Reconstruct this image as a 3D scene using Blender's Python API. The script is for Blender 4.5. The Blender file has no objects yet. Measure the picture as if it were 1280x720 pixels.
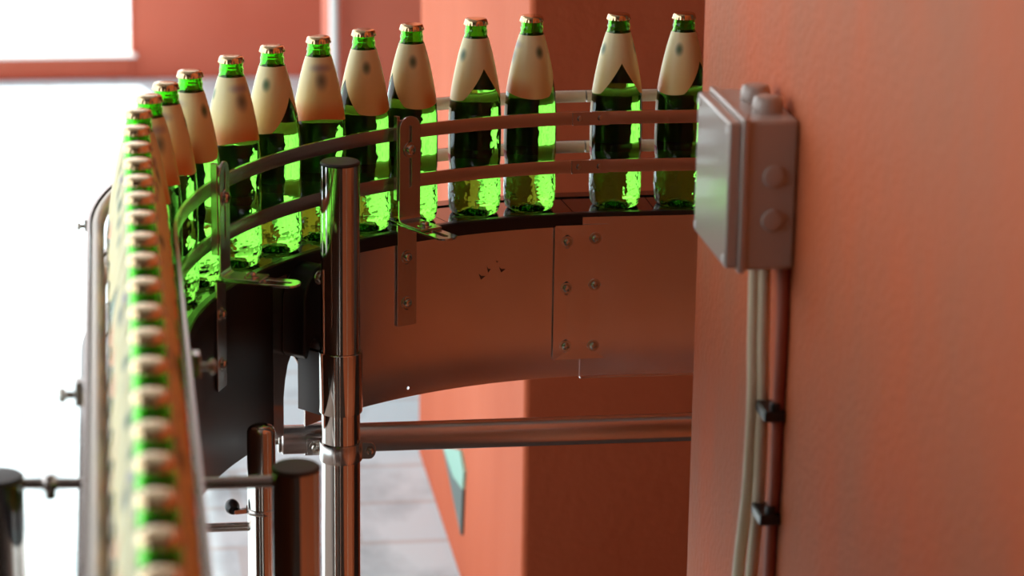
import bpy, bmesh, math, random
from mathutils import Vector, Matrix
random.seed(7)
C = bpy.context.scene.collection
PI = math.pi

# ------------------------------------------------------------------ materials
def mat(name, col=(.5, .5, .5), rough=.5, metal=0., **kw):
    m = bpy.data.materials.new(name); m.use_nodes = True
    b = m.node_tree.nodes['Principled BSDF']
    b.inputs['Base Color'].default_value = (*col, 1)
    b.inputs['Roughness'].default_value = rough
    b.inputs['Metallic'].default_value = metal
    for k, v in kw.items():
        b.inputs[k.replace('_', ' ')].default_value = v
    return m

def N(m, t, **kw):
    n = m.node_tree.nodes.new(t)
    for k, v in kw.items(): setattr(n, k, v)
    return n

def noise_color(m, c1, c2, scale=6, detail=6, stretch=(1, 1, 1), lo=.35, hi=.65, bump=0., bscale=60, rough_var=0.):
    nt = m.node_tree; b = nt.nodes['Principled BSDF']; L = nt.links.new
    tc = N(m, 'ShaderNodeTexCoord'); mp = N(m, 'ShaderNodeMapping'); mp.inputs['Scale'].default_value = stretch
    L(tc.outputs['Object'], mp.inputs['Vector'])
    n = N(m, 'ShaderNodeTexNoise'); n.inputs['Scale'].default_value = scale; n.inputs['Detail'].default_value = detail
    L(mp.outputs[0], n.inputs['Vector'])
    r = N(m, 'ShaderNodeValToRGB'); r.color_ramp.elements[0].position = lo; r.color_ramp.elements[1].position = hi
    r.color_ramp.elements[0].color = (*c1, 1); r.color_ramp.elements[1].color = (*c2, 1)
    L(n.outputs['Fac'], r.inputs[0]); L(r.outputs[0], b.inputs['Base Color'])
    if bump:
        n2 = N(m, 'ShaderNodeTexNoise'); n2.inputs['Scale'].default_value = bscale; n2.inputs['Detail'].default_value = 5
        L(tc.outputs['Object'], n2.inputs['Vector'])
        bp = N(m, 'ShaderNodeBump'); bp.inputs['Strength'].default_value = bump; bp.inputs['Distance'].default_value = .004
        L(n2.outputs['Fac'], bp.inputs['Height']); L(bp.outputs[0], b.inputs['Normal'])
    if rough_var:
        mr = N(m, 'ShaderNodeMapRange'); base = b.inputs['Roughness'].default_value
        mr.inputs['To Min'].default_value = base - rough_var; mr.inputs['To Max'].default_value = base + rough_var
        L(n.outputs['Fac'], mr.inputs['Value']); L(mr.outputs[0], b.inputs['Roughness'])
    return m

M = {}
M['orange'] = noise_color(mat('orange_plaster', rough=.75), (.67, .116, .020), (.50, .145, .058), 6, 13, (1, .9, .38), .34, .70, bump=.5, bscale=110)
M['pink'] = noise_color(mat('rose_plaster', rough=.8), (.56, .098, .024), (.64, .135, .048), 3, 6, (1, 1, .5), .3, .7, bump=.3, bscale=60)
M['redwall'] = noise_color(mat('red_plaster', rough=.8), (.60, .13, .07), (.68, .18, .11), 2, 5, (1, 1, 1), .3, .7, bump=.2, bscale=40)
M['room'] = noise_color(mat('room_plaster', rough=.85), (.34, .25, .20), (.40, .30, .24), 2, 5)
M['ceil'] = mat('ceiling_paint', (.30, .24, .21), .9)
M['redfloor'] = noise_color(mat('dull_concrete_floor', rough=.5), (.075, .055, .045), (.11, .08, .065), 8, 5)
M['steel'] = noise_color(mat('satin_steel', rough=.22, metal=1.), (.56, .52, .50), (.66, .62, .60), 14, 6, (1, 1, .25), .3, .7, rough_var=.05)
M['plate'] = noise_color(mat('plate_steel', rough=.22, metal=1.), (.90, .82, .79), (.97, .90, .87), 9, 6, (1, 1, 1), .3, .7, rough_var=.06)
M['chrome'] = mat('polished_steel', (.66, .62, .58), .10, 1.)
M['rail'] = mat('rail_steel', (.60, .54, .52), .26, 1.)
M['bolt'] = mat('bolt_steel', (.62, .58, .52), .18, 1.)
M['capblack'] = mat('black_plastic_cap', (.035, .032, .034), .42)
M['blackplastic'] = mat('black_plastic', (.012, .012, .015), .32)
M['belt'] = mat('wet_black_chain', (.012, .011, .014), .10, 0., Coat_Weight=.6, Coat_Roughness=.03)
M['dark'] = mat('dark_gap', (.01, .01, .01), .7)
M['whiteplastic'] = mat('ivory_guide_plastic', (.78, .72, .64), .35)
M['box'] = mat('grey_box_plastic', (.50, .44, .40), .28, 0., Coat_Weight=.3, Coat_Roughness=.1)
M['cable'] = noise_color(mat('cream_cable', rough=.5), (.86, .74, .52), (.93, .82, .62), 12, 3)
M['pipe'] = mat('painted_pipe', (.42, .12, .08), .5)
M['cap'] = mat('gold_cap', (.80, .62, .36), .20, 1.)
M['white'] = mat('white_paint', (.85, .84, .82), .6)
M['signteal'] = mat('teal_enamel', (.35, .72, .58), .3)
M['signdark'] = mat('dark_enamel', (.10, .16, .15), .4)
M['ivory'] = mat('ivory_plastic', (.86, .80, .62), .3)
M['dullsteel'] = mat('dull_brown_steel', (.05, .028, .022), .5, .0)
M['darkreflection'] = noise_color(mat('painted_dark_reflection', rough=.33), (.012, .011, .013), (.022, .018, .018), 6, 5)  # near-black colour standing in for what the steel plate reflects
M['scuff'] = mat('scuff_dark', (.10, .045, .03), .6, .3)

def pavement():
    m = mat('pale_pavement', rough=.7); nt = m.node_tree; b = nt.nodes['Principled BSDF']; L = nt.links.new
    tc = N(m, 'ShaderNodeTexCoord')
    br = N(m, 'ShaderNodeTexBrick'); br.inputs['Scale'].default_value = 1.1; br.inputs['Mortar Size'].default_value = .012
    br.inputs['Color1'].default_value = (.64, .84, .93, 1); br.inputs['Color2'].default_value = (.68, .87, .95, 1); br.inputs['Mortar'].default_value = (.58, .68, .72, 1)
    L(tc.outputs['Object'], br.inputs['Vector'])
    n = N(m, 'ShaderNodeTexNoise'); n.inputs['Scale'].default_value = 2.4; n.inputs['Detail'].default_value = 5
    mp = N(m, 'ShaderNodeMapping'); mp.inputs['Scale'].default_value = (1.6, .8, 1); L(tc.outputs['Object'], mp.inputs[0]); L(mp.outputs[0], n.inputs['Vector'])
    r = N(m, 'ShaderNodeValToRGB'); r.color_ramp.elements[0].position = .34; r.color_ramp.elements[1].position = .5
    r.color_ramp.elements[0].color = (.45, .50, .52, 1); r.color_ramp.elements[1].color = (1, 1, 1, 1)
    L(n.outputs['Fac'], r.inputs[0])
    mx = N(m, 'ShaderNodeMix', data_type='RGBA', blend_type='MULTIPLY'); mx.inputs[0].default_value = 1
    L(br.outputs['Color'], mx.inputs[6]); L(r.outputs[0], mx.inputs[7]); L(mx.outputs[2], b.inputs['Base Color'])
    return m
M['pave'] = pavement()

def glass():
    m = mat('green_bottle_glass', (.19, .68, .055), .0, 0., Transmission_Weight=1.0, IOR=1.45)
    b = m.node_tree.nodes['Principled BSDF']
    n = N(m, 'ShaderNodeTexNoise'); n.inputs['Scale'].default_value = 45; n.inputs['Detail'].default_value = 2
    tc = N(m, 'ShaderNodeTexCoord'); bp = N(m, 'ShaderNodeBump'); bp.inputs['Strength'].default_value = .3; bp.inputs['Distance'].default_value = .002
    L = m.node_tree.links.new
    L(tc.outputs['Object'], n.inputs['Vector']); sp = N(m, 'ShaderNodeSeparateXYZ'); L(tc.outputs['Object'], sp.inputs[0]); mr = N(m, 'ShaderNodeMapRange')
    mr.inputs['From Min'].default_value = .056; mr.inputs['From Max'].default_value = .046; mr.inputs['To Min'].default_value = .3; mr.inputs['To Max'].default_value = 1.0
    L(sp.outputs['Z'], mr.inputs[0]); L(mr.outputs[0], bp.inputs['Strength'])
    mr2 = N(m, 'ShaderNodeMapRange'); mr2.inputs['From Min'].default_value = .056; mr2.inputs['From Max'].default_value = .046; mr2.inputs['To Min'].default_value = .002; mr2.inputs['To Max'].default_value = .006
    L(sp.outputs['Z'], mr2.inputs[0]); L(mr2.outputs[0], bp.inputs['Distance'])
    L(n.outputs['Fac'], bp.inputs['Height']); L(bp.outputs[0], b.inputs['Normal'])
    return m
M['glass'] = glass()

def neck_paper():
    m = mat('neck_label_foil', rough=.38); nt = m.node_tree; b = nt.nodes['Principled BSDF']; L = nt.links.new
    tc = N(m, 'ShaderNodeTexCoord'); sp = N(m, 'ShaderNodeSeparateXYZ'); L(tc.outputs['Object'], sp.inputs[0])
    def rng(out, a, c):
        r = N(m, 'ShaderNodeMapRange', interpolation_type='SMOOTHSTEP'); r.inputs['From Min'].default_value = a; r.inputs['From Max'].default_value = c
        L(out, r.inputs['Value']); return r.outputs[0]
    def mul(a, c):
        n = N(m, 'ShaderNodeMath', operation='MULTIPLY'); L(a, n.inputs[0]); L(c, n.inputs[1]); return n.outputs[0]
    def mix(f, a, col):
        n = N(m, 'ShaderNodeMix', data_type='RGBA'); L(f, n.inputs[0])
        if isinstance(a, tuple): n.inputs[6].default_value = (*a, 1)
        else: L(a, n.inputs[6])
        n.inputs[7].default_value = (*col, 1); return n.outputs[2]
    def blob(c, s, r0, r1):
        mp = N(m, 'ShaderNodeMapping', vector_type='POINT'); mp.inputs['Scale'].default_value = s
        mp.inputs['Location'].default_value = [-a * k for a, k in zip(c, s)]
        L(tc.outputs['Object'], mp.inputs[0]); ln = N(m, 'ShaderNodeVectorMath', operation='LENGTH'); L(mp.outputs[0], ln.inputs[0])
        return rng(ln.outputs['Value'], r1, r0)
    front = rng(sp.outputs['Y'], .004, -.016)
    c = mix(rng(sp.outputs['Z'], .225, .165), (.96, .89, .50), (.96, .78, .33))
    c = mix(mul(front, rng(sp.outputs['Z'], .188, .162)), c, (.86, .36, .11))
    c = mix(blob((.0, -.022, .208), (1.1, 1, .7), .000, .013), c, (.16, .20, .15))
    c = mix(blob((.0, -.018, .224), (.7, 1, 1.6), .000, .014), c, (.45, .42, .42))
    c = mix(blob((.019, .006, .214), (1, 1, .6), .002, .008), c, (.08, .20, .10))
    c = mix(blob((-.019, .006, .214), (1, 1, .6), .002, .008), c, (.12, .22, .12))
    L(c, b.inputs['Base Color']); b.inputs['Metallic'].default_value = 0
    return m
M['neck'] = neck_paper()

def body_paper():
    m = mat('body_label_paper', rough=.5); nt = m.node_tree; b = nt.nodes['Principled BSDF']; L = nt.links.new
    tc = N(m, 'ShaderNodeTexCoord'); sp = N(m, 'ShaderNodeSeparateXYZ'); L(tc.outputs['Object'], sp.inputs[0])
    r = N(m, 'ShaderNodeValToRGB'); mr = N(m, 'ShaderNodeMapRange'); mr.inputs['From Min'].default_value = .062; mr.inputs['From Max'].default_value = .128
    L(sp.outputs['Z'], mr.inputs[0]); L(mr.outputs[0], r.inputs[0])
    e = r.color_ramp.elements; e[0].color = (.70, .50, .22, 1); e[0].position = 0; e[1].color = (.75, .58, .34, 1); e[1].position = 1
    for p, c in ((.10, (.70, .50, .22)), (.12, (.55, .05, .03)), (.26, (.62, .06, .03)), (.29, (.75, .62, .40)), (.8, (.72, .56, .32))):
        k = e.new(p); k.color = (*c, 1)
    r.color_ramp.interpolation = 'CONSTANT'
    L(r.outputs[0], b.inputs['Base Color']); return m
M['bodylabel'] = body_paper()

# ------------------------------------------------------------------ mesh helpers
ORG = {}
def empty(name, loc=(0, 0, 0), rz=0, label=None, cat=None, group=None):
    o = bpy.data.objects.new(name, None); C.objects.link(o); o.location = loc; o.rotation_euler = (0, 0, rz)
    o.empty_display_size = .02
    tag(o, label, cat, group); return o
def tag(o, label=None, cat=None, group=None, kind=None):
    if label: o['label'] = label
    if cat: o['category'] = cat
    if group: o['group'] = group
    if kind: o['kind'] = kind
    return o
def build(name, bm, m, parent=None, smooth=False, bevel=0., off=None, angle=35, recalc=True):
    """link bm as one mesh; off = world origin whose coordinates the verts are given in"""
    if off is not None: bmesh.ops.translate(bm, verts=bm.verts, vec=-Vector(off))
    bmesh.ops.remove_doubles(bm, verts=bm.verts, dist=1e-6)
    if recalc: bmesh.ops.recalc_face_normals(bm, faces=bm.faces)
    me = bpy.data.meshes.new(name); bm.to_mesh(me); bm.free(); me.materials.append(M[m])
    o = bpy.data.objects.new(name, me); C.objects.link(o)
    if parent: o.parent = parent
    if smooth:
        for p in me.polygons: p.use_smooth = True
        try: me.set_sharp_from_angle(angle=math.radians(angle))
        except Exception: pass
    if bevel:
        b = o.modifiers.new('bevel', 'BEVEL'); b.width = bevel; b.segments = 3; b.limit_method = 'ANGLE'; b.angle_limit = math.radians(40)
        if not smooth:
            for p in me.polygons: p.use_smooth = True
            try: me.set_sharp_from_angle(angle=math.radians(angle))
            except Exception: pass
        b.harden_normals = False
    return o
def nb(): return bmesh.new()
def box(bm, x0, x1, y0, y1, z0, z1, mx=None):
    vs = [bm.verts.new((x, y, z)) for z in (z0, z1) for y in (y0, y1) for x in (x0, x1)]
    for f in ((0, 1, 3, 2), (4, 6, 7, 5), (0, 4, 5, 1), (2, 3, 7, 6), (0, 2, 6, 4), (1, 5, 7, 3)): bm.faces.new([vs[i] for i in f])
    if mx: bmesh.ops.transform(bm, matrix=mx, verts=vs)
    return vs
def lathe(bm, prof, seg=48, mx=None, flute=None):
    rings = []; allv = []
    for r, z in prof:
        if r < 1e-6: v = bm.verts.new((0, 0, z)); rings.append([v]); allv.append(v)
        else:
            ring = []
            for i in range(seg):
                a = 2 * PI * i / seg; rr = r * (flute(a, z) if flute else 1)
                ring.append(bm.verts.new((rr * math.cos(a), rr * math.sin(a), z)))
            rings.append(ring); allv += ring
    for a, b in zip(rings, rings[1:]):
        if len(a) == 1 and len(b) == 1: continue
        for i in range(seg):
            j = (i + 1) % seg
            if len(a) == 1: bm.faces.new((a[0], b[i], b[j]))
            elif len(b) == 1: bm.faces.new((a[i], b[0], a[j]))
            else: bm.faces.new((a[i], b[i], b[j], a[j]))
    if mx: bmesh.ops.transform(bm, matrix=mx, verts=allv)
    return allv
def axis_mx(p, d):
    d = Vector(d).normalized(); return Matrix.Translation(Vector(p)) @ d.to_track_quat('Z', 'Y').to_matrix().to_4x4()
def cyl(bm, p0, p1, r, seg=32, bev=.0008):
    p0 = Vector(p0); p1 = Vector(p1); h = (p1 - p0).length; b = min(bev, r * .3, h * .3)
    lathe(bm, [(0, 0), (r - b, 0), (r, b), (r, h - b), (r - b, h), (0, h)], seg, axis_mx(p0, p1 - p0))
def tube_path(bm, pts, r, seg=16, closed_ends=True):
    pts = [Vector(p) for p in pts]; rings = []; up = None
    for i, p in enumerate(pts):
        d = (pts[min(i + 1, len(pts) - 1)] - pts[max(i - 1, 0)]).normalized()
        a = Vector((0, 0, 1)) if abs(d.z) < .9 else Vector((1, 0, 0))
        x = d.cross(a).normalized() if up is None else (up - d * up.dot(d)).normalized(); up = x; y = d.cross(x)
        rings.append([bm.verts.new(p + (x * math.cos(2 * PI * k / seg) + y * math.sin(2 * PI * k / seg)) * r) for k in range(seg)])
    for a, b in zip(rings, rings[1:]):
        for k in range(seg): j = (k + 1) % seg; bm.faces.new((a[k], a[j], b[j], b[k]))
    if closed_ends: bm.faces.new(rings[0]); bm.faces.new(rings[-1])
def plate2d(bm, outline, holes, thick, fmap):
    """flat outline with holes, thickness, mapped by fmap(x, y, t)"""
    t = bmesh.new(); edges = []
    for loop in [outline] + holes:
        vs = [t.verts.new((x, y, 0)) for x, y in loop]
        edges += [t.edges.new((vs[i], vs[(i + 1) % len(vs)])) for i in range(len(vs))]
    bmesh.ops.triangle_fill(t, use_beauty=True, edges=edges, use_dissolve=False)
    loops = [outline] + holes; base = {}
    for s in (0, 1):
        for v in t.verts: base[(s, round(v.co.x, 7), round(v.co.y, 7))] = bm.verts.new(fmap(v.co.x, v.co.y, thick * s))
        for f in t.faces:
            try: bm.faces.new([base[(s, round(v.co.x, 7), round(v.co.y, 7))] for v in (f.verts if s else reversed(f.verts))])
            except ValueError: pass
    for lp in loops:
        for i in range(len(lp)):
            a, b = lp[i], lp[(i + 1) % len(lp)]
            K = lambda s, q: base[(s, round(float('%.9g' % q[0]), 7), round(q[1], 7))]
            ks = [(s, q) for s, q in ((0, a), (0, b), (1, b), (1, a))]
            vv = []
            for s, q in ks:
                best = min((k for k in base if k[0] == s), key=lambda k: (k[1] - q[0]) ** 2 + (k[2] - q[1]) ** 2); vv.append(base[best])
            try: bm.faces.new(vv)
            except ValueError: pass
    t.free()
def rrect(x0, x1, y0, y1, r, n=6):
    o = []
    for cx, cy, a0 in ((x1 - r, y1 - r, 0), (x0 + r, y1 - r, 90), (x0 + r, y0 + r, 180), (x1 - r, y0 + r, 270)):
        for k in range(n + 1): a = math.radians(a0 + 90 * k / n); o.append((cx + r * math.cos(a), cy + r * math.sin(a)))
    return o
def slot(cx, cy, w, h, n=6): return rrect(cx - w / 2, cx + w / 2, cy - h / 2, cy + h / 2, min(w, h) / 2 - 1e-5, n)

# ------------------------------------------------------------------ the conveyor's path (metres; x right, y away, z up)
AX, AY, RR = .6475, 3.045, .625
SL = PI / 2 * RR
def path(s, off=0.):
    if s < 0: return Vector((AX - s, AY + RR - off, 0))
    if s < SL: a = s / RR; return Vector((AX - (RR - off) * math.sin(a), AY + (RR - off) * math.cos(a), 0))
    return Vector((AX - RR + off, AY - (s - SL), 0))
def inward(s):
    a = 0 if s < 0 else min(s / RR, PI / 2); return Vector((math.sin(a), -math.cos(a), 0))
def srange(a, b, st=.0125):
    n = max(1, round((b - a) / st)); r = [a + (b - a) * i / n for i in range(n + 1)]
    return sorted(set(r + [x for x in (0., SL) if a < x < b]))
def sweep(bm, prof, s0, s1, step=.0125):
    """closed profile [(off, z)] along the path"""
    rings = []
    for s in srange(s0, s1, step):
        rings.append([bm.verts.new(path(s, o) + Vector((0, 0, z))) for o, z in prof])
    n = len(prof)
    for a, b in zip(rings, rings[1:]):
        for k in range(n): j = (k + 1) % n; bm.faces.new((a[k], a[j], b[j], b[k]))
    bm.faces.new(rings[0]); bm.faces.new(rings[-1])
def rprof(o0, o1, z0, z1): return [(o0, z0), (o1, z0), (o1, z1), (o0, z1)]
SEND = SL + 2.3
S0 = -1.25
ZB = 1.072                                     # top of the chain

def screw(parent, off, p, d, r=.0062, name='bolt', washer=True):
    """button head bolt with washer and hex socket, head along d"""
    p = Vector(p) - Vector(off)
    bm = nb(); mx = axis_mx(p, d)
    if washer: lathe(bm, [(0, 0), (r * 1.5, 0), (r * 1.55, .0004), (r * 1.5, .0014), (0, .0014)], 24, mx)
    lathe(bm, [(r * .8, .0012), (r, .0016), (r, .0036), (r * .82, .0052), (r * .5, .0058), (r * .48, .0030), (0, .0030)], 6 if not washer else 18, mx)
    return build(name, bm, 'bolt', parent, smooth=True, angle=30)

# ------------------------------------------------------------------ setting
def struct(name, bm, m, bevel=0): return tag(build(name, bm, m, None, bevel=bevel), kind='structure')
bm = nb(); box(bm, -9, .95, 4.3, 22, -.1, 0); struct('floor_outside', bm, 'pave')
bm = nb(); box(bm, -9, -2.6, -5, 4.3, -.1, 0); struct('floor_yard', bm, 'pave')
bm = nb(); box(bm, -2.6, 3.5, -3.6, 4.3, -.1, 0); box(bm, .95, 3.5, 4.3, 9.85, -.1, 0); struct('floor', bm, 'redfloor')
bm = nb(); box(bm, -2.6, 3.6, -3.7, 5.2, 3.4, 3.6); box(bm, -.5, 3.6, 5.2, 9.85, 3.4, 3.6); struct('ceiling_and_sun_shade', bm, 'ceil')  # second slab is an unseen extension, added to shade the pavement below
bm = nb(); box(bm, -2.6, 3.6, -3.8, -3.6, 0, 3.4); struct('wall_back', bm, 'room')
bm = nb(); box(bm, 3.5, 3.7, -3.8, 9.85, 0, 3.4); struct('wall_side', bm, 'room')
bm = nb(); box(bm, -2.8, -2.6, -3.8, 1.2, 0, 3.4); struct('added_shade_wall', bm, 'room')  # unseen wall, added to keep side light off the camera-facing surfaces
# near pillar that carries the electrical box, farther pillar behind the line
bm = nb(); box(bm, .675, 1.75, .9, 3.165, 0, 3.4); struct('wall_right', bm, 'orange', bevel=.006)
bm = nb(); box(bm, .63, 3.5, 4.2214, 5.75, 0, 3.4)
struct('wall_middle', bm, 'pink', bevel=.01)
# far wall with a big opening at its end
bm = nb(); box(bm, .066, 3.5, 9.85, 10.15, 0, 3.0); box(bm, -4, .066, 9.85, 10.25, 0, .084)
struct('wall_far', bm, 'redwall', bevel=.008)
bm = nb(); box(bm, -4, .08, 9.80, 10.27, .084, .094); struct('trim_1', bm, 'white')
bm = nb(); box(bm, .60, 3.45, 7.9, 8.1, 0, 3.0); struct('wall_inner', bm, 'redwall', bevel=.008)

# ------------------------------------------------------------------ conveyor
conv = empty('bottle_conveyor', (AX - RR, AY, .0), 0, 'curved stainless steel conveyor with black chain carrying the green bottles round the bend', 'conveyor')
OC = conv.location
# chain of slats
bm = nb(); pitch = .0381; s = S0
while s < SEND - pitch:
    a, b = s + .0006, s + pitch - .0006
    q = []
    for ss in (a, b):
        for off in (-.0415, .0415): q.append(path(ss, off))
    lo = [bm.verts.new(v + Vector((0, 0, ZB - .004))) for v in q]; hi = [bm.verts.new(v + Vector((0, 0, ZB))) for v in q]
    for f in ((lo[0], lo[1], lo[3], lo[2]), (hi[0], hi[2], hi[3], hi[1]), (lo[0], hi[0], hi[1], lo[1]), (lo[2], lo[3], hi[3], hi[2]), (lo[0], lo[2], hi[2], hi[0]), (lo[1], hi[1], hi[3], lo[3])): bm.faces.new(f)
    s += pitch
build('chain', bm, 'belt', conv, off=OC)
bm = nb(); sweep(bm, rprof(-.0415, .0415, ZB - .022, ZB - .0045), S0, SEND); build('chain_bed', bm, 'dark', conv, off=OC)
bm = nb(); sweep(bm, [(.042, 1.056), (.0512, 1.056), (.0518, 1.0605), (.0518, ZB), (.050, ZB + .0018), (.042, ZB + .0018)], .0355, SEND); build('edge_strip', bm, 'blackplastic', conv, off=OC, smooth=True)
bm = nb(); sweep(bm, [(.042, 1.056), (.0498, 1.056), (.0498, ZB), (.049, ZB + .0018), (.042, ZB + .0018)], S0, .0355); build('edge_strip', bm, 'blackplastic', conv, off=OC, smooth=True)
bm = nb(); sweep(bm, [(-.0665, 1.040), (-.042, 1.040), (-.042, ZB + .0018), (-.066, ZB + .0018), (-.0665, ZB + .001)], S0, SEND); build('edge_strip', bm, 'belt', conv, off=OC, smooth=True)
# inner side plate of the bend with one drilled hole near its lower edge
def curved_plate(off, t, z0, z1, s0, s1, hole=None, notch=None):
    bm = nb(); ss = []; s = s0
    if hole:
        hs, hz = hole; c = .005
        ss = srange(s0, hs - c, .0125) + [hs] + srange(hs + c, s1, .0125); zs = [z0, hz - c, hz, hz + c, z1]
        if notch: zs = [z0, hz - c, hz, hz + c, z1]
    else: ss = srange(s0, s1, .0125); zs = [z0, z1]
    if notch:
        n0, n1, prof_ = notch
        ss = [x for x in ss if not (n0 - .001 < x < n1 + .001)] + [n0 - .0001] + [n0 + (n1 - n0) * k / 24 for k in range(25)] + [n1 + .0001]; ss.sort()
    def zrow(x, j, z):
        if notch and j < len(zs) - 1 and n0 - 1e-6 <= x <= n1 + 1e-6:
            f = (x - n0) / (n1 - n0)
            for (f0, h0), (f1, h1) in zip(prof_, prof_[1:]):
                if f0 <= f <= f1: return max(z, z0 + h0 + (h1 - h0) * (f - f0) / (f1 - f0) + j * .0004)
        return z
    for side in (0, 1):
        oo = off + t * side
        g = [[bm.verts.new(path(a, oo) + Vector((0, 0, zrow(a, j, z)))) for j, z in enumerate(zs)] for a in ss]
        for i in range(len(ss) - 1):
            for j in range(len(zs) - 1):
                if hole and ss[i] >= hs - c - 1e-6 and ss[i + 1] <= hs + c + 1e-6 and 1 <= j <= 2: continue
                bm.faces.new((g[i][j], g[i + 1][j], g[i + 1][j + 1], g[i][j + 1]))
        if hole:
            i = ss.index(hs); ring = [g[i - 1][1], g[i][1], g[i + 1][1], g[i + 1][2], g[i + 1][3], g[i][3], g[i - 1][3], g[i - 1][2]]
            pos = [(-1, -1), (0, -1), (1, -1), (1, 0), (1, 1), (0, 1), (-1, 1), (-1, 0)]
            inn = []
            for a, b in pos:
                L = math.hypot(a, b); inn.append(bm.verts.new(path(hs + a / L * .0022, oo) + Vector((0, 0, hz + b / L * .0022))))
            for k in range(8): bm.faces.new((ring[k], ring[(k + 1) % 8], inn[(k + 1) % 8], inn[k]))
            if side == 0: inn0 = inn
            else:
                for k in range(8): bm.faces.new((inn0[k], inn0[(k + 1) % 8], inn[(k + 1) % 8], inn[k]))
        if side == 0: g0 = g
    n, m_ = len(ss), len(zs)
    for i in range(n - 1):
        for j in (0, m_ - 1): bm.faces.new((g0[i][j], g0[i + 1][j], g[i + 1][j], g[i][j]))
    for j in range(m_ - 1):
        for i in (0, n - 1): bm.faces.new((g0[i][j], g0[i][j + 1], g[i][j + 1], g[i][j]))
    return bm
hole_s = math.atan2(AX - .3747, .5062) * RR
sP = math.radians(53.0) * RR
o = build('side_plate_painted_dark', curved_plate(.0478, .0022, .8455, 1.0625, sP + .0006, SEND), 'darkreflection', conv, off=OC, smooth=True); o['label'] = 'near end of the side plate, its dark reflection painted in'  # same steel plate continued; its dark reflection is put into the colour
o = build('side_plate', curved_plate(.0480, .002, .8455, 1.0625, .0355, sP, (hole_s, .8578), (math.radians(46.4) * RR, math.radians(50.8) * RR, [(0, .07), (.15, .078), (.35, .092), (.6, .104), (.78, .092), (.92, .072), (1, .05)])), 'plate', conv, off=OC, smooth=True); o['label'] = 'curved plate of the bend, one small drilled hole'
bm = nb(); sweep(bm, [(.0500, 1.0685), (.0500, .8440), (.0560, .8440), (.0560, .8452), (.0520, .8452), (.0520, 1.0685)], S0, .0350); build('side_plate', bm, 'plate', conv, off=OC, smooth=True)
bm = nb(); sweep(bm, rprof(-.0500, -.0480, .975, 1.045), S0, SEND); build('side_plate', bm, 'plate', conv, off=OC, smooth=True)
for k in range(9):
    s = -1.1 + k * .42; p0 = path(s, -.0480) + Vector((0, 0, .93)); p1 = path(s, .0480) + Vector((0, 0, .93))
    bm = nb(); cyl(bm, p0, p1, .008, 16); build('spacer_bar', bm, 'steel', conv, off=OC)
# splice plate with slotted bolts
def smap(offb): return lambda x, y, t: path(x, offb + t) + Vector((0, 0, y))
SX = lambda u: AX - u
bm = nb()
cols = [(SX(.5895), [1.0361, .9716, .8907], (.0075, .019)), (SX(.6318), [1.0395, .975, .8895], (.019, .0075))]
holes = [slot(sx, z, *wh) for sx, zs, wh in cols for z in zs]
plate2d(bm, rrect(SX(.6505), SX(.5705), .8715, 1.0585, .0015, 2), holes, .0016, smap(.0524))
sp = build('splice_plate', bm, 'plate', conv, off=OC)
for sx, zs, wh in cols:
    for z in zs:
        b = screw(sp, OC, path(sx, .0541) + Vector((0, 0, z)), inward(0), .0052)
# dark scuffs on the plate
bm = nb()
for a, z, w, h in ((.1876, .9965, .0055, .0045), (.1772, 1.0053, .003, .005), (.1640, 1.0149, .0018, .0018), (.1560, 1.0031, .005, .004)):
    pts = [(a - w, z), (a + w * .3, z - h), (a + w, z + h), (a + w * .2, z + h * .1)]
    vs = [bm.verts.new(path(x, .05015) + Vector((0, 0, y))) for x, y in pts]; vt = [bm.verts.new(path(x, .05025) + Vector((0, 0, y))) for x, y in pts]
    bm.faces.new(vs); bm.faces.new(vt)
    for k in range(4): bm.faces.new((vs[k], vs[(k + 1) % 4], vt[(k + 1) % 4], vt[k]))
build('scuff_mark', bm, 'scuff', conv, off=OC)
# black arm holder bolted to the plate of the bend
hb = nb(); am = math.radians(47.6); sB = am * RR
outl = [(-.030, -.112), (-.033, -.050), (-.038, -.028), (-.030, -.006), (-.016, 0), (.012, 0), (.026, -.008), (.040, -.040), (.040, -.090), (.034, -.096), (.024, -.088), (.010, -.103), (-.006, -.106), (-.016, -.112), (-.020, -.122)]
outl = [(-.040, -.112), (-.036, -.045), (-.030, -.014), (-.018, -.002), (-.004, 0), (.010, -.003), (.024, -.014), (.036, -.036), (.038, -.108), (.030, -.116), (.022, -.100), (.012, -.092), (.002, -.098), (-.010, -.120), (-.024, -.126)]
plate2d(hb, outl, [], .034, lambda x, y, t: path(sB + x, .0502 + t) + Vector((0, 0, 1.066 + y)))
build('arm_holder', hb, 'blackplastic', conv, off=OC, bevel=.0025)
screw(conv.children[-1], OC, path(sB + .002, .0842) + Vector((0, 0, 1.052)), inward(sB), .006)

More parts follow.
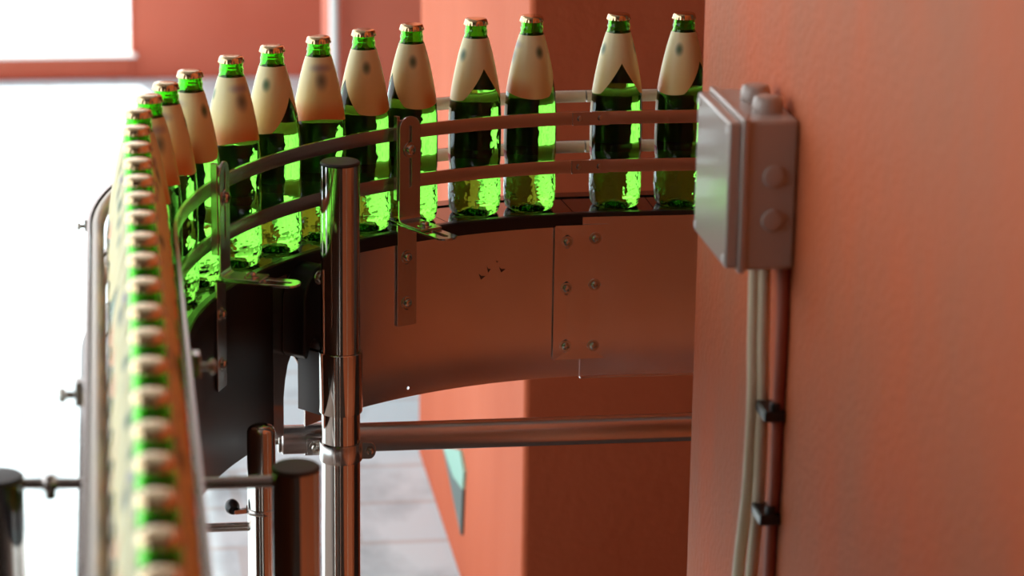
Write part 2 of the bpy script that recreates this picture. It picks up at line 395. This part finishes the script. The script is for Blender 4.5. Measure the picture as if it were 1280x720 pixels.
# ------------------------------------------------------------------ guide rails
def rail(z, label, group):
    t = empty('guide_rail', path(SL, .0405) + Vector((0, 0, z)), 0, label, 'guide rail', group); o_ = t.location
    bm = nb(); sweep(bm, [(.0385, z - .0088), (.0425, z - .0088), (.0429, z - .0080), (.0429, z + .0080), (.0425, z + .0088), (.0385, z + .0088), (.0381, z + .008), (.0381, z - .008)], .0245, SEND, .01); build('flat_bar', bm, 'rail', t, off=o_, smooth=True, angle=50)
    bm = nb(); sweep(bm, [(.0385, z - .0088), (.0425, z - .0088), (.0429, z - .0080), (.0429, z + .0080), (.0425, z + .0088), (.0385, z + .0088), (.0381, z + .008), (.0381, z - .008)], S0, .0235, .01); build('flat_bar', bm, 'rail', t, off=o_, smooth=True, angle=50)
    bm = nb(); sweep(bm, rprof(.0430, .0446, z - .0093, z + .0083), -.002, .0505); sp = build('splice_strip', bm, 'rail', t, off=o_)
    for ss in (.010, .040): 
        bm = nb(); lathe(bm, [(0, 0), (.0042, 0), (.0040, .001), (.0024, .0013), (.0022, .0003), (0, .0003)], 20, axis_mx(path(ss, .0446) + Vector((0, 0, z)) - o_, inward(0))); build('rivet', bm, 'bolt', sp, smooth=True)
rail(1.2015, 'upper inner flat steel guide rail bending round in front of the bottles', 'inner guide rails')
rail(1.1360, 'lower inner flat steel guide rail close above the chain', 'inner guide rails')
def outer(z, label):
    t = empty('guide_rail', path(SL, -.0450) + Vector((0, 0, z)), 0, label, 'guide rail', 'outer guide rails'); o_ = t.location
    pr = [(-.0450 + .0075 * math.cos(2 * PI * k / 16), z + .0082 * math.sin(2 * PI * k / 16)) for k in range(16)]
    bm = nb(); sweep(bm, pr, .0150, SEND, .01); build('profile', bm, 'whiteplastic', t, off=o_, smooth=True, angle=60)
    bm = nb(); sweep(bm, pr, S0, .0130, .01); build('profile', bm, 'whiteplastic', t, off=o_, smooth=True, angle=60)
    bm = nb(); sweep(bm, rprof(-.0560, -.0530, z - .007, z + .007), S0, SEND, .01); build('backing_bar', bm, 'rail', t, off=o_)
outer(1.2125, 'upper pale outer guide rail behind the bottles')
outer(1.1425, 'lower pale outer guide rail behind the bottles, near the chain')

# ------------------------------------------------------------------ rail brackets
def make_bracket(loc, rz, label):
    """local x along the rail, -y towards the inside of the bend; origin on the side plate face, z world"""
    t = empty('rail_bracket', loc, rz, label, 'bracket', 'brackets that hold the inner guide rails')
    w = .0165
    def wall(y0): return lambda x, y, th: Vector((x, y0 - th, y))
    # slotted upright (bent foot)
    top = .150; bm = nb()
    outl = [(-w, .018), (w, .018)] + [(w * math.cos(a), top - w + w * math.sin(a)) for a in [math.radians(k) for k in range(0, 181, 15)]]
    plate2d(bm, outl, [slot(.0, .097, .0048, .082)], .0028, wall(-.0065))
    # bend and foot
    n = 5; pts = []
    for k in range(n + 1):
        a = math.radians(90 * k / n); pts.append((-.0065 - .0028 - .006 + .006 * math.cos(a), .018 - .006 * math.sin(a)))
    pts2 = []
    for k in range(n + 1):
        a = math.radians(90 * k / n); pts2.append((-.0065 - .0088 + .0088 * math.cos(a), .018 - .0088 * math.sin(a)))
    inner = pts + [(-.058, .012)]; outer_ = pts2 + [(-.058, .0092)]
    A = [[bm.verts.new((x, y, z)) for (y, z) in inner] for x in (-w, w)]; B = [[bm.verts.new((x, y, z)) for (y, z) in outer_] for x in (-w, w)]
    for k in range(len(inner) - 1):
        bm.faces.new((A[0][k], A[0][k + 1], A[1][k + 1], A[1][k])); bm.faces.new((B[0][k], B[1][k], B[1][k + 1], B[0][k + 1]))
        for s in (0, 1): bm.faces.new((A[s][k], B[s][k], B[s][k + 1], A[s][k + 1]))
    bm.faces.new((A[0][-1], B[0][-1], B[1][-1], A[1][-1]))
    build('slotted_upright', bm, 'steel', t, bevel=.0005)
    # lower strip against the side plate, its own foot reaching farther, with a slot
    bm = nb(); w2 = .0150
    plate2d(bm, rrect(-w2, w2, -.131, .006, .001, 2), [slot(0, -.041, .006, .014), slot(0, -.103, .006, .014)], .0025, wall(-.0008))
    build('mounting_strip', bm, 'steel', t, bevel=.0003)
    bm = nb(); rr = .0135
    o2 = [(-w2, -.003), (w2, -.003)][::-1]
    outl = [(w2, -.0008), (-w2, -.0008), (-w2, -.090)] + [(-w2 * math.cos(a), -.090 - w2 * .8 * math.sin(a)) for a in [math.radians(k) for k in range(15, 180, 15)]] + [(w2, -.090)]
    plate2d(bm, outl, [slot(0, -.074, .0075, .036)], .0028, lambda x, y, th: Vector((x, y, .0062 - th + .0022)))
    build('foot_arm', bm, 'chrome', t, bevel=.0006)
    # rail clip with hooks
    bm = nb(); box(bm, -.0185, -.0140, -.0065, .0015, .040, .151); box(bm, -.0185, .0135, -.0065, -.0040, .040, .146)
    build('rail_clip', bm, 'rail', t, bevel=.0005)
    O = Vector((0, 0, 0))
    b = screw(t, O, (0, -.0093, .106), (0, -1, 0), .0068)
    screw(t, O, (0, -.0033, -.038), (0, -1, 0), .0056); screw(t, O, (0, -.0033, -.100), (0, -1, 0), .0056)
    screw(t, O, (0, -.042, .012), (0, 0, 1), .0062)
    return t
def bracket_at(s, z, label):
    p = path(s, .0505); a = s / RR if 0 < s < SL else (0 if s <= 0 else PI / 2)
    return (p.x, p.y, z), a, label
l1, a1, t1 = bracket_at(math.radians(28.8) * RR, 1.0770, 'slotted steel bracket beside the tall capped post, holding both rails mid bend')
proto = make_bracket(l1, a1, t1)
def copy_tree(o, parent=None):
    c = o.copy(); C.objects.link(c); c.parent = parent
    for ch in list(o.children): copy_tree(ch, c)
    return c
l2, a2, t2 = bracket_at(math.radians(67.3) * RR, 1.0870, 'slotted steel bracket farther round the bend, beside the black arm holder')
b2 = copy_tree(proto); b2.location = l2; b2.rotation_euler = (0, 0, a2); b2['label'] = t2

# ------------------------------------------------------------------ posts and tubes
def post(name, x, y, r, ztop, label, capped=True, rounded=False):
    t = empty(name, (x, y, 0), 0, label, 'post')
    bm = nb(); zt = ztop - (.004 if capped else 0)
    if rounded: lathe(bm, [(0, 0), (r, 0), (r, zt - r * .55)] + [(r * math.cos(a), zt - r * .55 + r * .55 * math.sin(a)) for a in [math.radians(k) for k in (20, 40, 60, 75)]] + [(0, zt)], 48)
    else: lathe(bm, [(0, 0), (r, 0), (r, zt), (r - .002, zt + .0002), (0, zt + .0002)], 64)
    build('tube', bm, 'chrome', t, smooth=True)
    if capped:
        bm = nb(); lathe(bm, [(0, zt - .012), (r - .0022, zt - .012), (r - .0022, zt + .0003), (r + .0004, zt + .0005), (r + .0004, zt + .0022), (r - .0015, zt + .004), (0, zt + .0052)], 64); build('end_cap', bm, 'capblack', t, smooth=True)
    bm = nb(); lathe(bm, [(0, 0), (r * 2.2, 0), (r * 2.2, .006), (r * 1.1, .010), (0, .010)], 48); build('foot', bm, 'steel', t, smooth=True)
    return t
P1 = post('support_post', .2715, 3.3758, .0243, 1.2085, 'tall polished steel post with black end cap in front of the bend')
P2 = post('support_post', .1640, 3.2300, .0172, .9215, 'thin round-topped steel post behind the knobbed ring clamp', capped=False, rounded=True)
P3 = post('support_post', .1716, 2.6974, .0243, 1.0540, 'blurred capped steel post nearest the camera, red reflection down its side')
P4 = post('support_post', -.1157, 2.4959, .0243, 1.1250, 'blurred capped post standing against the white glare')
# coupling sleeve with bolted lug on the tall post
t = empty('pipe_coupling', (.2715, 3.3758, .8864), 0, 'steel coupling sleeve round the tall post, bolted back to the conveyor', 'pipe coupling'); OO = t.location
bm = nb(); lathe(bm, [(.0245, .0), (.0268, .0), (.0272, .001), (.0272, .0785), (.0266, .0793), (.0245, .0793)], 64); build('sleeve', bm, 'chrome', t, smooth=True)
dirp = (path(sB, .05) - Vector((.2715, 3.3758, 0))).normalized(); side = Vector((-dirp.y, dirp.x, 0))
bm = nb()
c0 = Vector((0, 0, 0)) + dirp * .024; c1 = Vector((0, 0, 0)) + dirp * .0725
vs = []
for z in (-.012, .070):
    for c_ in (c0, c1):
        for s_ in (-.004, .004): vs.append(bm.verts.new(c_ + side * s_ + Vector((0, 0, z))))
for f in ((0, 1, 3, 2), (4, 6, 7, 5), (0, 2, 6, 4), (1, 5, 7, 3), (0, 4, 5, 1), (2, 3, 7, 6)): bm.faces.new([vs[i] for i in f])
build('lug', bm, 'dullsteel', t)
bm = nb(); wv = side
for z in (-.01,):
    vs = []
    for zz in (-.020, .082):
        for d_ in (.0690, .0730):
            for s_ in (-.036, -.014): vs.append(bm.verts.new(dirp * d_ + side * s_ + Vector((0, 0, zz))))
    for f in ((0, 1, 3, 2), (4, 6, 7, 5), (0, 2, 6, 4), (1, 5, 7, 3), (0, 4, 5, 1), (2, 3, 7, 6)): bm.faces.new([vs[i] for i in f])
build('flange', bm, 'dullsteel', t)
for zz in (.066, .012): screw(t, Vector((0, 0, 0)), dirp * .0688 - side * .020 + Vector((0, 0, zz)), -dirp, .0055)
# ring clamps
def ring_clamp(x, y, z, r, h, ang, label, lug=.020, knob=False):
    t = empty('ring_clamp', (x, y, z), 0, label, 'clamp'); 
    bm = nb(); lathe(bm, [(r + .0002, -h / 2), (r + .0022, -h / 2), (r + .0026, -h / 2 + .0006), (r + .0026, h / 2 - .0006), (r + .0022, h / 2), (r + .0002, h / 2)], 64); build('band', bm, 'steel', t, smooth=True)
    d = Vector((math.cos(ang), math.sin(ang), 0)); n = Vector((-d.y, d.x, 0))
    bm = nb(); mx = Matrix(((d.x, n.x, 0, 0), (d.y, n.y, 0, 0), (0, 0, 1, 0), (0, 0, 0, 1)))
    hh = h * .46
    ol = [(r + .0015, -hh), (r + lug * .55, -hh)] + [(r + lug * .55 + hh * .8 * math.cos(a), hh * math.sin(a)) for a in [math.radians(k) for k in range(-75, 90, 15)]] + [(r + .0015, hh)]
    plate2d(bm, ol, [], .006, lambda xx, yy, th: mx @ Vector((xx, -.003 + th, yy)))
    build('lug', bm, 'steel', t, bevel=.0006)
    if knob:
        bm = nb(); p = d * (r + lug * .6)
        lathe(bm, [(0, 0), (.006, .0), (.0085, .004), (.009, .009), (.0075, .014), (.004, .0165), (0, .017)], 24, axis_mx(p - n * .004, -n + Vector((0, 0, .3)))); build('knob', bm, 'blackplastic', t, smooth=True)
    else: screw(t, Vector((0, 0, 0)), d * (r + lug * .6) - n * .003, -n, .0055, washer=False)
    return t
ring_clamp(.2715, 3.3758, .8345, .0243, .024, math.radians(-4), 'steel ring clamp with bolted lug on the tall post below the horizontal tube')
ring_clamp(.1640, 3.2300, .8130, .0172, .006, math.radians(190), 'thin ring clamp with round black knob on the round-topped post', lug=.028, knob=True)
# horizontal tube with end fitting
t = empty('cross_tube', (.202, 3.475, .817), 0, 'horizontal steel tube running from the posts behind the orange pillar', 'tube')
bm = nb(); cyl(bm, (.0, 0, 0), (.95, 0, 0), .0190, 48, .002); build('tube', bm, 'rail', t, smooth=True)
bm = nb(); cyl(bm, (-.014, 0, 0), (.0, 0, 0), .006, 24); cyl(bm, (-.004, 0, 0), (.0, 0, 0), .0165, 40); build('end_bolt', bm, 'bolt', t, smooth=True)
bm = nb(); mxr = Matrix.Rotation(PI / 2, 4, 'Y'); lathe(bm, [(.0192, .030), (.0215, .030), (.0215, .055), (.0192, .055)], 48, mxr); box(bm, .032, .053, -.032, -.020, -.011, .008); box(bm, .050, .075, -.080, -.026, -.006, .006); build('saddle', bm, 'steel', t, smooth=True)
screw(t, Vector((0, 0, 0)), (.0425, -.032, -.001), (0, -1, 0), .0055)
# side rods
def rod(p0, p1, r, label, knobs=(), ball=None):
    t = empty('side_rod', p0, 0, label, 'rod'); p0 = Vector(p0); p1 = Vector(p1)
    bm = nb(); cyl(bm, (0, 0, 0), p1 - p0, r, 24); build('rod', bm, 'steel', t, smooth=True)
    if ball:
        f, rr = ball; c_ = (p1 - p0) * f; bm = nb()
        lathe(bm, [(0, -rr)] + [(rr * math.cos(a), rr * math.sin(a)) for a in [math.radians(k) for k in range(-75, 90, 15)]] + [(0, rr)], 24, Matrix.Translation(c_)); build('joint', bm, 'steel', t, smooth=True)
        bm = nb(); cyl(bm, c_ + Vector((0, 0, -rr * 1.7)), c_ + Vector((0, 0, 0)), rr * .55, 16); build('set_screw', bm, 'bolt', t, smooth=True)
    return t
rod((.067, 2.6974, 1.0380), (.1475, 2.6974, 1.0380), .0065, 'dark horizontal rod joining the straight run to the nearest capped post')
rod((.0735, 3.2300, .7915), (.1475, 3.2300, .7915), .0055, 'short lower rod ending at the round-topped post')
rod((-.0915, 2.4959, 1.1160), (-.0285, 2.4900, 1.1160), .0050, 'pale rod from the glare-side post to the outer rails', ball=(.38, .0085))
# small rail clamps on the straight run
def rail_clamp(x, y, z, sgn, label, k=1.):
    t = empty('rail_clamp', (x, y, z), 0, label, 'clamp', None)
    bm = nb(); box(bm, -.004, .004, -.009, .009, -.013, .010); build('block', bm, 'steel', t, bevel=.001)
    bm = nb(); cyl(bm, (sgn * .003, 0, -.004), (sgn * .016, 0, -.004), .0035, 16); build('stud', bm, 'bolt', t, smooth=True)
    bm = nb(); cyl(bm, (sgn * .012, 0, -.004), (sgn * .019, 0, -.004), .0070, 20, .002); build('nut', bm, 'bolt', t, smooth=True)
    t.scale = (k, k, k)
rail_clamp(.0702, 2.58, 1.2015, 1, 'small steel clamp on the inner rail of the straight run')
rail_clamp(-.0385, 2.49, 1.2060, -1, 'small steel clamp with round knob on the outer rail of the straight run')
rail_clamp(-.0345, 3.10, 1.2060, -1, 'small steel clamp on the outer rail where the bend begins', .55)

# ------------------------------------------------------------------ bottles
BP = [(0, .0120), (.010, .0110), (.018, .0070), (.0235, .0018), (.0265, .0005), (.0300, .0010), (.0325, .0040), (.0342, .0100), (.0350, .0200), (.0352, .0320), (.0350, .0420), (.0343, .0510), (.0334, .0575), (.0331, .0610), (.0333, .0645), (.0342, .0690), (.0348, .0735), (.0350, .0800), (.0350, .1250), (.0348, .1340), (.0341, .1450), (.0330, .1580), (.0309, .1720), (.0284, .1860), (.0256, .2000), (.0225, .2140), (.0193, .2260), (.0168, .2345), (.0153, .2390), (.0147, .2410), (.0149, .2422), (.0150, .2455), (.0147, .2470), (.0141, .2478), (.0140, .2500), (.0142, .2510), (.0142, .2560), (.0130, .2580), (0, .2585)]
def rad(z):
    for (r0, z0), (r1, z1) in zip(BP[7:], BP[8:]):
        if z0 <= z <= z1: return r0 + (r1 - r0) * (z - z0) / (z1 - z0)
    return .035
def make_bottle():
    t = empty('beer_bottle', (0, 0, 0), 0, 'bottle', 'bottle', 'green bottles on the conveyor')
    bm = nb(); lathe(bm, BP, 72); bmesh.ops.recalc_face_normals(bm, faces=bm.faces)
    n0 = len(bm.faces)
    lathe(bm, [(0, .2050), (.0215, .2055), (.0228, .2072), (.0208, .2142), (.0176, .2255), (.0148, .2345), (.0130, .2400), (.0118, .2450), (.0112, .2500), (.0112, .2560), (0, .2562)], 72)
    bm.faces.ensure_lookup_table(); inner = list(bm.faces)[n0:]
    bmesh.ops.recalc_face_normals(bm, faces=inner); bmesh.ops.reverse_faces(bm, faces=inner)
    build('glass_body', bm, 'glass', t, smooth=True, angle=80, recalc=False)
    # neck label
    bm = nb(); n = 96; rows = 14; g = []
    for i in range(n):
        a = 2 * PI * i / n; d = abs((a - PI / 2 + PI) % (2 * PI) - PI)            # 0 at the back seam (+y)
        zl = .1580 + .038 * max(0, 1 - d / .95) ** 1.25 + .003 * math.cos(2 * a + PI)
        col = []
        for k in range(rows + 1):
            z = zl + (.2372 - zl) * k / rows; r = rad(z) + .0004; col.append((r * math.cos(a), r * math.sin(a), z))
        g.append([bm.verts.new(p) for p in col])
    for i in range(n):
        for k in range(rows): bm.faces.new((g[i][k], g[(i + 1) % n][k], g[(i + 1) % n][k + 1], g[i][k + 1]))
    build('neck_label', bm, 'neck', t, smooth=True, angle=80)
    # body label on the far side
    bm = nb(); g = []
    for i in range(41):
        a = math.radians(82 + 125 * i / 40)
        zz = [.046 + .098 * k / 16 for k in range(17)]
        g.append([bm.verts.new((r * math.cos(a), r * math.sin(a), z)) for r, z in [(rad(z) + .0002, z) for z in zz] + [(rad(z) + .0004, z) for z in zz[::-1]]])
    for a, b in zip(g, g[1:]):
        for k in range(34): bm.faces.new((a[k], a[(k + 1) % 34], b[(k + 1) % 34], b[k]))
    build('body_label', bm, 'bodylabel', t, smooth=True, angle=40)
    # crown cap with 21 flutes
    bm = nb()
    prof = [(.0151, .2538), (.0159, .2541), (.0155, .2562), (.0150, .2585), (.0144, .2603), (.0132, .2613), (.008, .2617), (0, .2618)]
    def fl(a, z): return 1 + (.035 * math.cos(21 * a) if z < .2555 else .014 * math.cos(21 * a) if z < .2575 else 0)
    lathe(bm, prof, 126, None, fl); build('crown_cap', bm, 'cap', t, smooth=True, angle=70)
    return t
BS = [-.1086, -.0199, .0986, .1773, .2718, .3464, .4214, .5054, .5889, .6901, .7662, .8380, .9184, 1.0049, 1.0871, 1.1615, 1.2375, 1.3110, 1.3873, 1.4691, 1.5435, 1.6271, 1.7103, 1.7839, 1.8640, 1.9452, 2.0260, 2.0990, 2.1747, 2.2500, 2.3235]
YAW = [-120, -165, -80, -152, 112, 118, 12, -128, 35, -60, -20, 30, 0, 60, -50]
words = ['first', 'second', 'third', 'fourth', 'fifth', 'sixth', 'seventh', 'eighth', 'ninth', 'tenth', 'eleventh', 'twelfth', 'thirteenth', 'fourteenth', 'fifteenth', 'sixteenth', 'seventeenth', 'eighteenth', 'nineteenth']
first = make_bottle()
for i, s in enumerate(BS):
    b = first if i == 0 else copy_tree(first)
    p = path(s); b.location = (p.x, p.y, ZB + .0003)
    b.rotation_euler = (0, 0, -math.atan2(p.x, p.y) + math.radians(random.uniform(-4, 4)))
    foil = [c for c in b.children if c.name.startswith('neck_label')][0]
    foil.rotation_euler = (0, 0, math.radians(YAW[i] if i < len(YAW) else random.uniform(-180, 180)))
    if i == 0: b['label'] = 'green gold-capped bottle half hidden by the grey electrical box'
    elif i < 12: b['label'] = 'green gold-capped bottle on the bend, ' + words[i] + ' counting from the grey electrical box'
    else: b['label'] = 'blurred green gold-capped bottle on the straight run, ' + words[len(BS) - 1 - i] + ' from the camera end'

# ------------------------------------------------------------------ electrical box, cables
t = empty('junction_box', (.675, 2.769, 1.248), 0, 'grey plastic electrical junction box fixed to the orange pillar', 'electrical box'); OJ = t.location
bm = nb(); box(bm, .6205, .6748, 2.689, 2.849, 1.248, 1.402); build('box_body', bm, 'box', t, off=OJ, bevel=.004)
bm = nb(); box(bm, .6165, .6235, 2.6865, 2.8515, 1.2455, 1.4045); build('rim', bm, 'box', t, off=OJ, bevel=.002)
bm = nb(); box(bm, .6036, .6175, 2.691, 2.847, 1.250, 1.400); lid = build('lid', bm, 'box', t, off=OJ, bevel=.003)
for y in (2.700, 2.838):
    for z in (1.259, 1.391, ):
        bm = nb(); lathe(bm, [(0, -.001), (.0045, -.001), (.0045, .0006), (.003, .0014), (0, .0014)], 20, axis_mx(Vector((.6036, y, z)) - OJ, (-1, 0, 0))); build('lid_screw', bm, 'white', lid, smooth=True)
def knock(p, d, r, h):
    bm = nb(); lathe(bm, [(r, -.001), (r, h * .5), (r * .9, h * .9), (r * .7, h), (0, h)], 32, axis_mx(Vector(p) - OJ, d)); build('cable_knockout', bm, 'box', t, smooth=True, angle=60)
for z in (1.345, 1.300): knock((.650, 2.689, z), (0, -1, 0), .0115, .003)
for y in (2.735, 2.790): knock((.652, y, 1.402), (0, 0, 1), .0155, .016)
def smooth_path(pts, n=8):
    P_ = [Vector(p) for p in pts]; P_ = [P_[0] * 2 - P_[1]] + P_ + [P_[-1] * 2 - P_[-2]]; o = []
    for i in range(1, len(P_) - 2):
        a, b, c, d = P_[i - 1:i + 3]
        for k in range(n):
            t_ = k / n; o.append(.5 * (2 * b + (c - a) * t_ + (2 * a - 5 * b + 4 * c - d) * t_ ** 2 + (3 * b - a - 3 * c + d) * t_ ** 3))
    o.append(P_[-2]); return o
def cable(name, pts, r, m, label, cat, group=None):
    bm = nb(); tube_path(bm, smooth_path(pts), r, 20); o = build(name, bm, m, None, smooth=True); tag(o, label, cat, group)
zs = [1.2475, 1.1515, 1.0936, 1.0039, .9565, .8884, .70, .45, .02]; ys = [2.7590, 2.7515, 2.7440, 2.7440, 2.7500, 2.7640, 2.80, 2.82, 2.83]
cable('power_cable', [(.6605, y - .002, z) for i, (y, z) in enumerate(zip(ys, zs))], .0066, 'cable', 'cream power cable below the grey box, edge nearer the black clips', 'cable', 'cream cables')
cable('power_cable', [(.6515, y + .004 + (0 if i < 3 else .016 * min(1, (i - 2) / 3)), z) for i, (y, z) in enumerate(zip(ys, zs))], .0066, 'cable', 'cream power cable below the grey box, edge nearer the bottles', 'cable', 'cream cables')
cable('conduit_pipe', [(.6685, y, z) for y, z in ((2.705, 1.2475), (2.703, 1.1682), (2.707, 1.0889), (2.707, 1.0177), (2.7128, .9711), (2.7169, .907), (2.73, .6), (2.73, .02))], .0060, 'pipe', 'thin wall-coloured conduit running down beside the cream cables', 'pipe')
for z, y, w in ((1.0890, 2.722, 'upper'), (.9750, 2.725, 'lower')):
    t = empty('cable_clip', (.6745, y, z), 0, w + ' black clip holding the thin conduit to the orange pillar', 'clip', 'cable clips')
    bm = nb(); box(bm, -.022, .0, -.025, .018, -.006, .006); build('saddle', bm, 'blackplastic', t, bevel=.002)
    bm = nb(); cyl(bm, (-.010, -.019, .004), (-.010, -.019, .014), .0055, 16, .001); build('screw_tower', bm, 'blackplastic', t, smooth=True)
# ------------------------------------------------------------------ things farther back
t = empty('wall_sign', (.63, 5.08, .17), 0, 'small pointed teal and dark enamel plate on the pink pillar face', 'sign')
def sgn(pts, m, name):
    bm = nb(); a = [bm.verts.new((-.0005, y - 5.08, z - .17)) for y, z in pts]; b = [bm.verts.new((-.006, y - 5.08, z - .17)) for y, z in pts]
    bm.faces.new(a); bm.faces.new(b)
    for k in range(len(pts)): j = (k + 1) % len(pts); bm.faces.new((a[k], a[j], b[j], b[k]))
    return build(name, bm, m, t)
sgn([(5.2596, .1850), (4.9946, .2673), (4.9323, .2463), (4.945, .208), (5.09, .182)], 'signteal', 'upper_field')
sgn([(5.2596, .1840), (5.09, .181), (4.945, .207), (4.9632, .1100), (5.05, .130)], 'signdark', 'lower_field')
t = empty('drain_pipe', (.6175, 7.86, .0), 0, 'white vertical downpipe against the far red wall', 'pipe')
bm = nb(); cyl(bm, (0, 0, 0), (0, 0, 2.9), .0135, 24); build('tube', bm, 'white', t, smooth=True)
bm = nb(); box(bm, -.02, .02, .0, .04, .25, .27); box(bm, -.02, .02, .0, .04, 1.8, 1.82); build('holder', bm, 'white', t)

# ------------------------------------------------------------------ light
w = bpy.data.worlds.new('sky'); bpy.context.scene.world = w; w.use_nodes = True
bg = w.node_tree.nodes['Background']; bg.inputs[0].default_value = (.96, .985, 1.0, 1); bg.inputs[1].default_value = 2.15
sd = bpy.data.lights.new('sun', 'SUN'); sd.energy = 7; sd.angle = .02; sd.color = (1, .96, .88)
so = bpy.data.objects.new('sun', sd); C.objects.link(so)
so.rotation_euler = Vector((-.15, .62, .78)).to_track_quat('Z', 'Y').to_euler()

# ------------------------------------------------------------------ camera
F, Pt, Ro, Hd = 3540., math.radians(15.7), math.radians(.8), math.radians(8.2)
D = Vector((math.sin(Hd) * math.cos(Pt), math.cos(Hd) * math.cos(Pt), -math.sin(Pt)))
U0 = Vector((math.sin(Hd) * math.sin(Pt), math.cos(Hd) * math.sin(Pt), math.cos(Pt))); R0 = D.cross(U0)
R = R0 * math.cos(Ro) + U0 * math.sin(Ro); U = U0 * math.cos(Ro) - R0 * math.sin(Ro)
cd = bpy.data.cameras.new('camera'); co = bpy.data.objects.new('camera', cd); C.objects.link(co)
co.matrix_world = Matrix(((R.x, U.x, -D.x, 0), (R.y, U.y, -D.y, 0), (R.z, U.z, -D.z, 2.0), (0, 0, 0, 1)))
cd.sensor_width = 36; cd.lens = F / 1280 * 36; cd.clip_start = .05
cd.dof.use_dof = True; cd.dof.focus_distance = 3.66; cd.dof.aperture_fstop = 5.0
sc = bpy.context.scene; sc.camera = co
sc.view_settings.view_transform = 'Standard'; sc.view_settings.look = 'None'; sc.view_settings.exposure = 0; sc.view_settings.gamma = 1
sc.view_settings.use_curve_mapping = False
sc.cycles.use_denoising = True
sc.cycles.caustics_reflective = False; sc.cycles.caustics_refractive = False
sc.cycles.max_bounces = 20; sc.cycles.transmission_bounces = 18; sc.cycles.glossy_bounces = 6; sc.cycles.diffuse_bounces = 4
sc.cycles.sample_clamp_indirect = 8
